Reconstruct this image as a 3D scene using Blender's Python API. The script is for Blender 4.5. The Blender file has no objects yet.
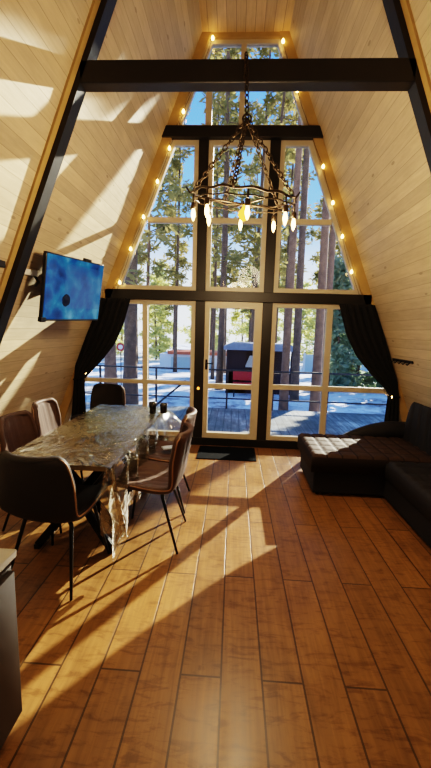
import bpy, bmesh, math, random
from mathutils import Vector, Matrix, noise
random.seed(7)
PI = math.pi
C = bpy.context.scene.collection
sc = bpy.context.scene

# ------------------------------------------------------------------ node helpers
def new_mat(name):
    m = bpy.data.materials.new(name); m.use_nodes = True
    nt = m.node_tree; nt.nodes.clear()
    return m, nt
def nd(nt, t, **kw):
    n = nt.nodes.new(t)
    for k, v in kw.items(): setattr(n, k, v)
    return n
def lk(nt, a, b): nt.links.new(a, b)
def setin(nt, sock, v):
    if hasattr(v, 'is_linked') or isinstance(v, bpy.types.NodeSocket): lk(nt, v, sock)
    else: sock.default_value = v
def mth(nt, op, a, b=0.0, c=0.0):
    n = nd(nt, 'ShaderNodeMath', operation=op)
    setin(nt, n.inputs[0], a); setin(nt, n.inputs[1], b); setin(nt, n.inputs[2], c)
    return n.outputs[0]
def mixc(nt, f, a, b, mode='MIX'):
    n = nd(nt, 'ShaderNodeMix', data_type='RGBA', blend_type=mode)
    setin(nt, n.inputs[0], f); setin(nt, n.inputs[6], a); setin(nt, n.inputs[7], b)
    return n.outputs[2]
def rgb(h): return (h[0], h[1], h[2], 1.0)
def ramp(nt, f, stops):
    n = nd(nt, 'ShaderNodeValToRGB'); e = n.color_ramp.elements
    while len(e) < len(stops): e.new(0.5)
    for i, (p, c) in enumerate(stops): e[i].position = p; e[i].color = rgb(c)
    setin(nt, n.inputs[0], f); return n.outputs[0]
def out(nt, sh):
    o = nd(nt, 'ShaderNodeOutputMaterial'); lk(nt, sh, o.inputs[0])
def pbsdf(nt, col, rough=.5, metal=0.0, normal=None, spec=.5, **kw):
    b = nd(nt, 'ShaderNodeBsdfPrincipled')
    setin(nt, b.inputs['Base Color'], col if isinstance(col, bpy.types.NodeSocket) else rgb(col))
    setin(nt, b.inputs['Roughness'], rough); b.inputs['Metallic'].default_value = metal
    b.inputs['Specular IOR Level'].default_value = spec
    if normal is not None: lk(nt, normal, b.inputs['Normal'])
    for k, v in kw.items(): b.inputs[k.replace('_', ' ')].default_value = v
    return b.outputs[0]
def objco(nt, scale=(1, 1, 1)):
    t = nd(nt, 'ShaderNodeTexCoord'); mp = nd(nt, 'ShaderNodeMapping'); mp.inputs['Scale'].default_value = scale
    lk(nt, t.outputs['Object'], mp.inputs[0]); return mp.outputs[0]
def noi(nt, vec, scale, detail=3, rough=.5, dist=0.0):
    n = nd(nt, 'ShaderNodeTexNoise'); lk(nt, vec, n.inputs['Vector'])
    n.inputs['Scale'].default_value = scale; n.inputs['Detail'].default_value = detail
    n.inputs['Roughness'].default_value = rough; n.inputs['Distortion'].default_value = dist
    return n.outputs['Fac']
def bump(nt, h, strength=.3, dist=.01):
    b = nd(nt, 'ShaderNodeBump'); b.inputs['Strength'].default_value = strength; b.inputs['Distance'].default_value = dist
    lk(nt, h, b.inputs['Height']); return b.outputs[0]

def simple(name, col, rough=.5, metal=0.0, var=.25, scale=20, spec=.5, bmp=0.0, **kw):
    m, nt = new_mat(name); v = objco(nt); f = noi(nt, v, scale)
    c = mixc(nt, f, rgb([x * (1 - var) for x in col]), rgb([min(1, x * (1 + var)) for x in col]))
    nrm = bump(nt, f, bmp, .005) if bmp else None
    out(nt, pbsdf(nt, c, rough, metal, nrm, spec, **kw)); return m

def plank_mat(name, base, axis, bw, off, lenax='Y', gap=.05, rough=.5, dark=.35, varboard=.35, knots=True, joints=None, spec=.4, grain=1.0, gloss_noise=0.0):
    """boards running along Y; `axis` gives the direction across the boards (object space)."""
    m, nt = new_mat(name)
    t = nd(nt, 'ShaderNodeTexCoord'); s = nd(nt, 'ShaderNodeSeparateXYZ'); lk(nt, t.outputs['Object'], s.inputs[0])
    across = s.outputs[axis]; along = s.outputs['Y']
    q = mth(nt, 'DIVIDE', mth(nt, 'SUBTRACT', across, off), bw)
    idx = mth(nt, 'FLOOR', q); fr = mth(nt, 'SUBTRACT', q, idx)
    edge = mth(nt, 'MINIMUM', fr, mth(nt, 'SUBTRACT', 1.0, fr))
    groove = mth(nt, 'LESS_THAN', edge, gap)
    rnd = nd(nt, 'ShaderNodeTexWhiteNoise', noise_dimensions='2D')
    comb = nd(nt, 'ShaderNodeCombineXYZ'); lk(nt, idx, comb.inputs[0])
    if joints:
        L, y0 = joints
        par = mth(nt, 'MODULO', mth(nt, 'ADD', idx, 200.0), 2.0)
        yy = mth(nt, 'DIVIDE', mth(nt, 'ADD', mth(nt, 'SUBTRACT', along, y0), mth(nt, 'MULTIPLY', par, L * .5)), L)
        iy = mth(nt, 'FLOOR', yy); fy = mth(nt, 'SUBTRACT', yy, iy)
        ey = mth(nt, 'MINIMUM', fy, mth(nt, 'SUBTRACT', 1.0, fy))
        groove = mth(nt, 'MAXIMUM', groove, mth(nt, 'LESS_THAN', ey, gap * bw / L))
        lk(nt, iy, comb.inputs[1])
    lk(nt, comb.outputs[0], rnd.inputs['Vector'])
    # grain: stretched noise, shifted per board
    sh = nd(nt, 'ShaderNodeVectorMath', operation='ADD'); lk(nt, t.outputs['Object'], sh.inputs[0])
    shc = nd(nt, 'ShaderNodeCombineXYZ'); lk(nt, mth(nt, 'MULTIPLY', rnd.outputs['Value'], 37.0), shc.inputs[1]); lk(nt, shc.outputs[0], sh.inputs[1])
    mp = nd(nt, 'ShaderNodeMapping'); mp.inputs['Scale'].default_value = (14, .9, 14); lk(nt, sh.outputs[0], mp.inputs[0])
    g = noi(nt, mp.outputs[0], 3.0 * grain, 5, .6, .6)
    mp2 = nd(nt, 'ShaderNodeMapping'); mp2.inputs['Scale'].default_value = (3, 1.4, 3); lk(nt, sh.outputs[0], mp2.inputs[0])
    g2 = noi(nt, mp2.outputs[0], 2.2, 4, .6)
    f = mth(nt, 'ADD', mth(nt, 'MULTIPLY', g, .55), mth(nt, 'MULTIPLY', g2, .45))
    lo = [x * (1 - varboard) for x in base]; hi = [min(1, x * (1 + varboard)) for x in base]
    col = ramp(nt, f, [(.30, lo), (.52, base), (.75, hi)])
    br = mth(nt, 'ADD', .88, mth(nt, 'MULTIPLY', rnd.outputs['Value'], .24))
    bc = nd(nt, 'ShaderNodeCombineColor'); [lk(nt, br, bc.inputs[i]) for i in range(3)]
    col = mixc(nt, 1.0, col, bc.outputs[0], 'MULTIPLY')
    if knots:
        vo = nd(nt, 'ShaderNodeTexVoronoi'); mk = nd(nt, 'ShaderNodeMapping'); mk.inputs['Scale'].default_value = (4, 1.6, 4)
        lk(nt, t.outputs['Object'], mk.inputs[0]); lk(nt, mk.outputs[0], vo.inputs['Vector']); vo.inputs['Scale'].default_value = 1.6
        kf = mth(nt, 'LESS_THAN', vo.outputs['Distance'], .085)
        col = mixc(nt, mth(nt, 'MULTIPLY', kf, .55), col, rgb([x * .35 for x in base]))
    col = mixc(nt, mth(nt, 'MULTIPLY', groove, .85), col, rgb([x * dark for x in base]))
    if not knots:
        mw = nd(nt, 'ShaderNodeMapping'); mw.inputs['Scale'].default_value = (2.2, 9, 1); lk(nt, sh.outputs[0], mw.inputs[0])
        wv = noi(nt, mw.outputs[0], 3.2, 5, .7, .8)
        wl_ = ramp(nt, wv, [(.36, (.55, .50, .45)), (.50, (1, 1, 1)), (.66, (1.0, 1.0, 1.0)), (.78, (1.35, 1.32, 1.25))])
        col = mixc(nt, .8, col, wl_, 'MULTIPLY')
    h = mth(nt, 'SUBTRACT', mth(nt, 'MULTIPLY', g, .15), groove)
    r = mth(nt, 'ADD', rough, mth(nt, 'MULTIPLY', mth(nt, 'SUBTRACT', g2, .5), gloss_noise)) if gloss_noise else rough
    out(nt, pbsdf(nt, col, r, 0, bump(nt, h, .35, .004), spec)); return m

M = {}
M['floor'] = plank_mat('laminate floor', (.25, .125, .040), 'X', .1907, -.5764, gap=.024, rough=.36, dark=.12, varboard=.42, knots=False, joints=(1.40, -3.41), spec=.5, gloss_noise=.25)
M['wall'] = plank_mat('pine lining', (.54, .44, .30), 'Z', .105, 0.0, gap=.024, rough=.55, dark=.62, varboard=.20, spec=.3)
M['ceil'] = plank_mat('pine lining ridge', (.60, .43, .23), 'X', .11, 0.0, gap=.035, rough=.5, dark=.5, varboard=.22, spec=.3)
M['trim'] = simple('yellow pine trim', (.44, .30, .12), .45, var=.2, scale=9)
M['frame'] = simple('pale painted window frame', (.52, .46, .36), .4, var=.1, scale=12)
M['black_wood'] = simple('black stained beam', (.005, .004, .0035), .45, var=.5, scale=14, bmp=.35)
M['black_metal'] = simple('black metal', (.012, .012, .013), .35, .6, var=.2)
M['iron'] = simple('dark iron', (.075, .055, .035), .4, .7, var=.4, scale=60)
M['leather'] = simple('dark brown suede', (.011, .006, .0045), .65, var=.3, scale=30, bmp=.15)  # darker copy of the chair suede, shade put into its colour
M['leather_lit'] = simple('brown quilted suede', (.060, .027, .013), .6, var=.3, scale=30, bmp=.15)  # lighter copy of the chair suede, sunlight put into its colour
M['piping'] = simple('tan seam piping', (.30, .17, .09), .5, var=.2)
M['velvet'] = simple('brown black upholstery', (.028, .016, .011), .75, var=.3, scale=40, bmp=.1, spec=.2)
M['velvet_dark'] = simple('near black upholstery', (.007, .006, .008), .75, var=.3, scale=40, bmp=.1)
M['curtain'] = simple('black curtain cloth', (.004, .0035, .004), .9, var=.3, scale=30)
M['mat'] = simple('dark rubber mat', (.006, .007, .009), .95, var=.4, scale=50, bmp=.3, spec=.05)
M['cab'] = simple('dark brown cabinet', (.022, .012, .007), .35, var=.3, scale=8)
M['worktop'] = simple('pale grey worktop', (.42, .41, .36), .35, var=.12, scale=25)
M['chrome'] = simple('bright metal', (.7, .7, .7), .2, 1.0, var=.05)
M['tvbody'] = simple('tv casing', (.012, .012, .014), .3, var=.2)
M['cup'] = simple('dark glass cup', (.010, .008, .007), .12, var=.2)
M['tissue'] = simple('pale blue white paper', (.45, .55, .72), .7, var=.1)
M['bark'] = simple('pine bark', (.125, .082, .058), .9, var=.65, scale=7, bmp=.8)
M['bark_red'] = simple('reddish pine bark', (.20, .115, .075), .9, var=.6, scale=7, bmp=.8)
M['hut'] = simple('dark stained boards', (.026, .012, .013), .7, var=.3, scale=9)
M['hutroof'] = simple('grey felt roof with frost', (.22, .26, .34), .7, var=.4, scale=6)
M['red'] = simple('red paint', (.42, .02, .025), .5, var=.2)
M['white'] = simple('white render', (.72, .76, .80), .7, var=.08)
M['redroof'] = simple('orange red roof sheet', (.50, .13, .06), .6, var=.25)
M['garage'] = simple('pale blue grey door', (.42, .55, .60), .6, var=.1)
M['rail'] = simple('dark deck railing', (.020, .022, .030), .6, var=.3)
M['signwhite'] = simple('white sign face', (.8, .8, .8), .5, var=.05)
M['cable'] = simple('thin black cable', (.01, .01, .01), .6)
def deck_mat():
    m, nt = new_mat('frosty deck boards'); v = objco(nt)
    t = nd(nt, 'ShaderNodeSeparateXYZ'); lk(nt, v, t.inputs[0])
    q = mth(nt, 'DIVIDE', t.outputs[0], .145); fr = mth(nt, 'FRACT', q)
    gp = mth(nt, 'LESS_THAN', mth(nt, 'MINIMUM', fr, mth(nt, 'SUBTRACT', 1.0, fr)), .04)
    f = noi(nt, v, .8, 5, .7); f2 = noi(nt, objco(nt, (6, .7, 1)), 3, 4, .6)
    c = ramp(nt, mth(nt, 'ADD', mth(nt, 'MULTIPLY', f, .7), mth(nt, 'MULTIPLY', f2, .3)), [(.40, (.07, .085, .085)), (.52, (.16, .185, .19)), (.60, (.34, .37, .37)), (.68, (.75, .76, .76))])
    c = mixc(nt, gp, c, rgb((.04, .05, .06)))
    out(nt, pbsdf(nt, c, .6, 0, None, .4)); return m
M['deck'] = deck_mat()
M['tabletop'] = simple('olive brown tabletop', (.25, .19, .10), .38, var=.35, scale=5)

def quilt_mat():
    m, nt = new_mat('quilted brown upholstery'); v = objco(nt); f = noi(nt, v, 40)
    c = mixc(nt, f, rgb((.040, .025, .018)), rgb((.066, .042, .031)))
    sx = nd(nt, 'ShaderNodeSeparateXYZ'); lk(nt, v, sx.inputs[0]); crease_shade = None
    for ax, o_, w_ in ((0, .80, 1.32 / 9), (1, -1.49, .79 / 5)):
        fr = mth(nt, 'FRACT', mth(nt, 'DIVIDE', mth(nt, 'SUBTRACT', sx.outputs[ax], o_), w_))
        e = mth(nt, 'LESS_THAN', mth(nt, 'MINIMUM', fr, mth(nt, 'SUBTRACT', 1.0, fr)), .055)
        crease_shade = e if crease_shade is None else mth(nt, 'MAXIMUM', crease_shade, e)
    c = mixc(nt, mth(nt, 'MULTIPLY', crease_shade, .8), c, rgb((.008, .005, .004)))  # crease shade between the tufts, painted as dark grid lines
    out(nt, pbsdf(nt, c, .7, 0, bump(nt, f, .1, .005), .2)); return m
M['quilt'] = quilt_mat()
def snow_mat():
    m, nt = new_mat('snow with needles'); v = objco(nt)
    f = noi(nt, v, .55, 5, .65); f2 = noi(nt, v, 3.5, 4, .7)
    k = mth(nt, 'ADD', mth(nt, 'MULTIPLY', f, .65), mth(nt, 'MULTIPLY', f2, .35))
    c = ramp(nt, k, [(.36, (.10, .085, .075)), (.44, (.45, .47, .52)), (.52, (.82, .85, .90))])
    out(nt, pbsdf(nt, c, .8, 0, bump(nt, k, .6, .1), .2)); return m
M['snow'] = snow_mat()

def foliage(name, c1, c2, tr=.45):
    m, nt = new_mat(name); v = objco(nt); f = noi(nt, v, 1.3, 3)
    oi = nd(nt, 'ShaderNodeObjectInfo')
    c = mixc(nt, f, rgb(c1), rgb(c2))
    d = nd(nt, 'ShaderNodeBsdfDiffuse'); lk(nt, c, d.inputs[0])
    t = nd(nt, 'ShaderNodeBsdfTranslucent'); lk(nt, c, t.inputs[0])
    mx = nd(nt, 'ShaderNodeMixShader'); mx.inputs[0].default_value = tr
    lk(nt, d.outputs[0], mx.inputs[1]); lk(nt, t.outputs[0], mx.inputs[2]); out(nt, mx.outputs[0]); return m
M['needles'] = foliage('pine needles', (.13, .14, .05), (.46, .38, .16), .5)
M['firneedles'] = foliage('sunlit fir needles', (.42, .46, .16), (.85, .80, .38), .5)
M['darkfir'] = foliage('dark fir needles', (.20, .29, .22), (.42, .50, .34), .55)

def glass():
    m, nt = new_mat('window glass')
    t = nd(nt, 'ShaderNodeBsdfTransparent'); t.inputs[0].default_value = (.94, .96, .97, 1)
    g = nd(nt, 'ShaderNodeBsdfGlossy'); g.inputs['Roughness'].default_value = .02
    fr = nd(nt, 'ShaderNodeFresnel'); fr.inputs[0].default_value = 1.45
    mx = nd(nt, 'ShaderNodeMixShader'); lk(nt, mth(nt, 'MULTIPLY', fr.outputs[0], .7), mx.inputs[0])
    lk(nt, t.outputs[0], mx.inputs[1]); lk(nt, g.outputs[0], mx.inputs[2]); out(nt, mx.outputs[0]); return m
M['glass'] = glass()
def plastic():
    m, nt = new_mat('clear plastic sheet'); v = objco(nt)
    n1 = noi(nt, objco(nt, (1, .6, 1)), 6, 3, .55, 1.4); n2 = noi(nt, objco(nt, (1, .5, 1)), 26, 3, .6, .8)
    h = mth(nt, 'ADD', n1, mth(nt, 'MULTIPLY', n2, .35))
    b = bump(nt, h, .75, .03)
    t = nd(nt, 'ShaderNodeBsdfTransparent'); t.inputs[0].default_value = (.93, .90, .80, 1)
    g = nd(nt, 'ShaderNodeBsdfGlossy'); g.inputs['Roughness'].default_value = .07; lk(nt, b, g.inputs['Normal'])
    g.inputs[0].default_value = (.95, .95, .9, 1)
    d = nd(nt, 'ShaderNodeBsdfTranslucent'); d.inputs[0].default_value = (.75, .62, .36, 1)
    d2 = nd(nt, 'ShaderNodeBsdfDiffuse'); d2.inputs[0].default_value = (.55, .48, .30, 1); lk(nt, b, d2.inputs['Normal'])
    fr = nd(nt, 'ShaderNodeFresnel'); fr.inputs[0].default_value = 1.6; lk(nt, b, fr.inputs['Normal'])
    m0 = nd(nt, 'ShaderNodeMixShader'); m0.inputs[0].default_value = .5; lk(nt, d.outputs[0], m0.inputs[1]); lk(nt, d2.outputs[0], m0.inputs[2])
    m1 = nd(nt, 'ShaderNodeMixShader'); m1.inputs[0].default_value = .10; lk(nt, t.outputs[0], m1.inputs[1]); lk(nt, m0.outputs[0], m1.inputs[2])
    m2 = nd(nt, 'ShaderNodeMixShader'); lk(nt, mth(nt, 'MINIMUM', mth(nt, 'ADD', mth(nt, 'MULTIPLY', fr.outputs[0], 1.6), .14), .85), m2.inputs[0])
    lk(nt, m1.outputs[0], m2.inputs[1]); lk(nt, g.outputs[0], m2.inputs[2]); out(nt, m2.outputs[0]); return m
M['plastic'] = plastic()
def emis(name, col, s):
    m, nt = new_mat(name); v = objco(nt); f = noi(nt, v, 30)
    e = nd(nt, 'ShaderNodeEmission'); lk(nt, mixc(nt, f, rgb(col), rgb([min(1, c * 1.1) for c in col])), e.inputs[0]); e.inputs[1].default_value = s
    out(nt, e.outputs[0]); return m
M['bulb'] = emis('warm glowing bulb', (1, .60, .22), 11)
M['fairy'] = emis('warm fairy light', (1, .55, .18), 14)
M['amber'] = emis('amber glowing glass', (1, .42, .04), 1.8)
M['orange'] = emis('small orange light', (1, .35, .05), 2.0)
def tv_screen():
    m, nt = new_mat('blue television picture'); v = objco(nt)
    n1 = noi(nt, v, 4.5, 3, .55, .6); n2 = noi(nt, v, 16, 3, .6)
    vo = nd(nt, 'ShaderNodeTexVoronoi'); lk(nt, v, vo.inputs['Vector']); vo.inputs['Scale'].default_value = 7
    k = mth(nt, 'ADD', mth(nt, 'MULTIPLY', n1, .7), mth(nt, 'MULTIPLY', vo.outputs['Distance'], .35))
    c = ramp(nt, k, [(.30, (.008, .03, .12)), (.47, (.012, .085, .28)), (.60, (.02, .19, .38)), (.74, (.14, .36, .52))])
    s = nd(nt, 'ShaderNodeSeparateXYZ'); t = nd(nt, 'ShaderNodeTexCoord'); lk(nt, t.outputs['Object'], s.inputs[0])
    # a greyer block in the middle of the picture and a small dark figure
    inr = mth(nt, 'MULTIPLY', mth(nt, 'GREATER_THAN', s.outputs[0], -.16), mth(nt, 'LESS_THAN', mth(nt, 'ABSOLUTE', mth(nt, 'SUBTRACT', s.outputs[2], .03)), .2))
    c = mixc(nt, mth(nt, 'MULTIPLY', inr, .45), c, rgb((.05, .13, .33)))
    dx = mth(nt, 'SUBTRACT', s.outputs[0], -.13); dz = mth(nt, 'SUBTRACT', s.outputs[2], -.10)
    r = mth(nt, 'ADD', mth(nt, 'MULTIPLY', dx, dx), mth(nt, 'MULTIPLY', dz, dz))
    fig = mth(nt, 'LESS_THAN', mth(nt, 'ADD', r, mth(nt, 'MULTIPLY', mth(nt, 'SUBTRACT', n2, .5), .004)), .0030)
    c = mixc(nt, fig, c, rgb((.004, .006, .02)))
    e = nd(nt, 'ShaderNodeEmission'); lk(nt, c, e.inputs[0]); e.inputs[1].default_value = .5
    g = nd(nt, 'ShaderNodeBsdfGlossy'); g.inputs['Roughness'].default_value = .15
    mx = nd(nt, 'ShaderNodeMixShader'); mx.inputs[0].default_value = .05
    lk(nt, e.outputs[0], mx.inputs[1]); lk(nt, g.outputs[0], mx.inputs[2]); out(nt, mx.outputs[0]); return m
M['screen'] = tv_screen()

# ------------------------------------------------------------------ geometry helpers
class MB:
    def __init__(s): s.bm = bmesh.new()
    def box(s, x0, x1, y0, y1, z0, z1, bev=0.0, rot=None):
        r = bmesh.ops.create_cube(s.bm, size=1.0)
        vs = r['verts']
        for v in vs: v.co = Vector(((x0 + x1) / 2 + v.co.x * (x1 - x0), (y0 + y1) / 2 + v.co.y * (y1 - y0), (z0 + z1) / 2 + v.co.z * (z1 - z0)))
        if bev:
            ed = {e for v in vs for e in v.link_edges}
            bmesh.ops.bevel(s.bm, geom=list(ed), offset=bev, segments=2, affect='EDGES', profile=.5)
        return s
    def obox(s, a, b, w, h, up=Vector((0, 0, 1)), bev=0.0):
        """box bar from a to b, width w (sideways) and height h (along up)"""
        a = Vector(a); b = Vector(b); d = (b - a); L = d.length; d.normalize()
        side = d.cross(Vector(up)); side.normalize(); u = side.cross(d)
        vs = []
        for t in (0, L):
            for i, j in ((-1, -1), (1, -1), (1, 1), (-1, 1)):
                vs.append(s.bm.verts.new(a + d * t + side * (i * w / 2) + u * (j * h / 2)))
        f = [(3, 2, 1, 0), (4, 5, 6, 7), (0, 1, 5, 4), (1, 2, 6, 5), (2, 3, 7, 6), (3, 0, 4, 7)]
        fs = [s.bm.faces.new([vs[i] for i in q]) for q in f]
        if bev:
            bmesh.ops.bevel(s.bm, geom=list({e for fc in fs for e in fc.edges}), offset=bev, segments=1, affect='EDGES')
        return s
    def tube(s, pts, rad, n=8, cap=True):
        pts = [Vector(p) for p in pts]; rad = rad if isinstance(rad, (list, tuple)) else [rad] * len(pts)
        rings = []; ref = None
        for i, p in enumerate(pts):
            d = (pts[min(i + 1, len(pts) - 1)] - pts[max(i - 1, 0)]).normalized()
            if ref is None:
                ref = d.orthogonal().normalized()
            else:
                ref = (ref - d * ref.dot(d)); ref = ref.normalized() if ref.length > 1e-6 else d.orthogonal().normalized()
            b = d.cross(ref)
            rings.append([s.bm.verts.new(p + (ref * math.cos(2 * PI * k / n) + b * math.sin(2 * PI * k / n)) * rad[i]) for k in range(n)])
        for a, b in zip(rings, rings[1:]):
            for k in range(n): s.bm.faces.new([a[k], a[(k + 1) % n], b[(k + 1) % n], b[k]])
        if cap:
            s.bm.faces.new(rings[0][::-1]); s.bm.faces.new(rings[-1])
        return s
    def lathe(s, prof, n=16, at=(0, 0, 0), mat=None):
        at = Vector(at); rings = []
        for r, z in prof:
            rings.append([s.bm.verts.new(at + Vector((max(r, 1e-4) * math.cos(2 * PI * k / n), max(r, 1e-4) * math.sin(2 * PI * k / n), z))) for k in range(n)])
        for a, b in zip(rings, rings[1:]):
            for k in range(n): s.bm.faces.new([a[k], a[(k + 1) % n], b[(k + 1) % n], b[k]])
        s.bm.faces.new(rings[0][::-1]); s.bm.faces.new(rings[-1]); return s
    def torus(s, c, R, r, ax=(0, 0, 1), n=24, m=8, sx=1.0):
        ax = Vector(ax).normalized(); u = ax.orthogonal().normalized(); w = ax.cross(u); c = Vector(c)
        rings = []
        for i in range(n):
            a = 2 * PI * i / n; dr = u * math.cos(a) * sx + w * math.sin(a); ctr = c + dr * R
            rings.append([s.bm.verts.new(ctr + (dr * math.cos(2 * PI * j / m) + ax * math.sin(2 * PI * j / m)) * r) for j in range(m)])
        for i in range(n):
            a, b = rings[i], rings[(i + 1) % n]
            for j in range(m): s.bm.faces.new([a[j], b[j], b[(j + 1) % m], a[(j + 1) % m]])
        return s
    def prism_xz(s, poly, y0, y1):
        a = [s.bm.verts.new((x, y0, z)) for x, z in poly]; b = [s.bm.verts.new((x, y1, z)) for x, z in poly]
        n = len(poly); s.bm.faces.new(a); s.bm.faces.new(b[::-1])
        for i in range(n): s.bm.faces.new([a[(i + 1) % n], a[i], b[i], b[(i + 1) % n]])
        return s
    def ring_xz(s, outer, inner, y0, y1):
        n = len(outer)
        V = [[s.bm.verts.new((x, y, z)) for x, z in P] for P in (outer, inner) for y in (y0, y1)]
        o0, o1, i0, i1 = V
        for k in range(n):
            j = (k + 1) % n
            s.bm.faces.new([o0[k], o0[j], i0[j], i0[k]]); s.bm.faces.new([o1[j], o1[k], i1[k], i1[j]])
            s.bm.faces.new([o0[j], o0[k], o1[k], o1[j]]); s.bm.faces.new([i0[k], i0[j], i1[j], i1[k]])
        return s
    def grid(s, fn, nu, nv, closed_u=False):
        V = [[s.bm.verts.new(fn(i / nu, j / nv)) for j in range(nv + 1)] for i in range(nu + 1)]
        for i in range(nu):
            for j in range(nv): s.bm.faces.new([V[i][j], V[i + 1][j], V[i + 1][j + 1], V[i][j + 1]])
        return V
    def build(s, name, mat, parent=None, smooth=False, loc=None):
        bmesh.ops.recalc_face_normals(s.bm, faces=s.bm.faces[:])
        me = bpy.data.meshes.new(name); s.bm.to_mesh(me); s.bm.free()
        if smooth:
            for p in me.polygons: p.use_smooth = True
        me.materials.append(mat); o = bpy.data.objects.new(name, me); C.objects.link(o)
        if parent is not None:
            o.parent = parent
        if loc is not None: o.location = loc
        return o
def tag(o, label=None, cat=None, group=None, kind=None):
    if label: o['label'] = label
    if cat: o['category'] = cat
    if group: o['group'] = group
    if kind: o['kind'] = kind
    return o
def empty(name, loc, rz=0.0, label=None, cat=None, group=None, kind=None):
    o = bpy.data.objects.new(name, None); C.objects.link(o); o.location = loc; o.rotation_euler = (0, 0, rz); o.empty_display_size = .1
    return tag(o, label, cat, group, kind)
def kids(o): return [c for c in bpy.data.objects if c.parent == o]
def copy_tree(o, parent=None):
    c = o.copy(); C.objects.link(c)
    if parent is not None: c.parent = parent
    for ch in kids(o): copy_tree(ch, c)
    return c
def at0(parent):   # children drawn in world coordinates under an unrotated empty
    return -Vector(parent.location)
def inset(poly, d):
    """inset a convex polygon; d is one distance or one per edge"""
    n = len(poly); d = d if isinstance(d, (list, tuple)) else [d] * n
    area = sum(poly[i][0] * poly[(i + 1) % n][1] - poly[(i + 1) % n][0] * poly[i][1] for i in range(n))
    sg = 1 if area > 0 else -1; L = []
    for i in range(n):
        (x0, z0), (x1, z1) = poly[i], poly[(i + 1) % n]; l = math.hypot(x1 - x0, z1 - z0)
        nx, nz = -(z1 - z0) / l * sg, (x1 - x0) / l * sg
        L.append((nx, nz, nx * x0 + nz * z0 + d[i]))
    o = []
    for i in range(n):
        a, b = L[i - 1], L[i]; det = a[0] * b[1] - a[1] * b[0]
        o.append(((a[2] * b[1] - a[1] * b[2]) / det, (a[0] * b[2] - a[2] * b[0]) / det))
    return o

# ------------------------------------------------------------------ room shell
K, G = .4081, 2.626           # half width of the A-frame at height z is G - K z
hw = lambda z: G - K * z
ZR = 5.16                     # flat ridge strip
YB = -8.2                     # wall behind the camera
def st(o, label=None, cat=None): return tag(o, label, cat, None, 'structure')

b = MB(); b.box(-2.75, 2.75, YB, .12, -.12, 0); st(b.build('floor', M['floor']), 'warm brown laminate plank floor running to the glazed gable', 'floor')
def slope_wall(sx, name, label):
    T = .12; b = MB()
    P = [(sx * G, 0), (sx * hw(ZR), ZR), (sx * (hw(ZR) + T), ZR + .02), (sx * (G + T), 0)]
    b.prism_xz(P, YB, .16); st(b.build(name, M['wall']), label, 'wall')
slope_wall(-1, 'wall_left', 'sloping pine plank wall behind the dining table and television')
slope_wall(1, 'wall_right', 'sloping pine plank wall behind the dark corner sofa')
b = MB(); b.box(-hw(ZR) - .12, hw(ZR) + .12, YB, .14, ZR, ZR + .12); st(b.build('ceiling', M['ceil']), 'narrow flat pine ceiling strip along the ridge', 'ceiling')
b = MB(); b.prism_xz([(-G, 0), (G, 0), (hw(ZR), ZR), (-hw(ZR), ZR)], YB - .12, YB); st(b.build('wall_back', M['wall']), 'pine plank wall closing the room opposite the glazed gable', 'wall')

# black timber: rafters, tie beam, gable posts and beams
YT0, YT1 = -2.04, -1.93
for sx, lab in ((-1, 'black rafter board on the slope above the television'), (1, 'black rafter board on the slope above the sofa')):
    b = MB(); d = .065
    b.prism_xz([(sx * G, 0), (sx * hw(ZR), ZR), (sx * (hw(ZR) - d), ZR), (sx * (G - d), 0)], YT0, YT1)
    st(b.build('rafter', M['black_wood']), lab, 'rafter')
    b = MB(); d = .02
    b.prism_xz([(sx * G, 0), (sx * hw(ZR), ZR), (sx * (hw(ZR) - d), ZR), (sx * (G - d), 0)], YT0 - .055, YT0)
    st(b.build('rafter_trim', M['trim']), 'thin yellow pine strip along the black rafter ' + ('above the television' if sx < 0 else 'above the sofa'), 'trim')
b = MB(); zb, zt = 3.36, 3.51
b.box(-hw(zb) + .06, hw(zb) - .06, YT0, YT1, zb, zt, .008); st(b.build('tie_beam', M['black_wood']), 'thick black tie beam carrying the chandelier', 'beam')
def bl(name, x0, x1, y0, y1, z0, z1, label, cat='beam'):
    b = MB(); b.box(x0, x1, y0, y1, z0, z1, .004); st(b.build(name, M['black_wood']), label, cat)
bl('gable_beam', -1.765, 1.765, -.03, .12, 2.00, 2.13, 'long black beam across the gable above the glazed door')
bl('gable_beam', -1.0, 1.0, -.06, .12, 3.99, 4.12, 'short black beam across the gable near the ridge')
for x0, x1, side in ((-.535, -.409, 'hinge side of the glazed door nearest the table'), (.366, .494, 'side of the glazed door nearest the sofa')):
    bl('gable_post', x0, x1, 0, .12, .11, 2.0, 'black post at the ' + side, 'post')
    bl('gable_post', x0, x1, 0, .12, 2.13, 3.99, 'black upper post above the ' + side, 'post')
bl('baseboard_front', -2.5, 2.5, -.005, .12, 0, .11, 'black bottom rail under the glazed gable', 'rail')
for sx, lab in ((-1, 'table'), (1, 'sofa')):
    b = MB(); w = .115
    b.prism_xz([(sx * G, 0), (sx * hw(ZR), ZR), (sx * (hw(ZR) - w), ZR), (sx * (G - w), 0)], -.03, .12)
    st(b.build('trim_%d' % (1 if sx < 0 else 2), M['trim']), 'yellow pine board edging the gable glazing on the %s side' % lab, 'trim')
b = MB(); b.box(-hw(ZR) + .1, hw(ZR) - .1, -.02, .12, ZR - .05, ZR); st(b.build('trim_3', M['trim']), 'short pine board above the topmost window', 'trim')

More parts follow.
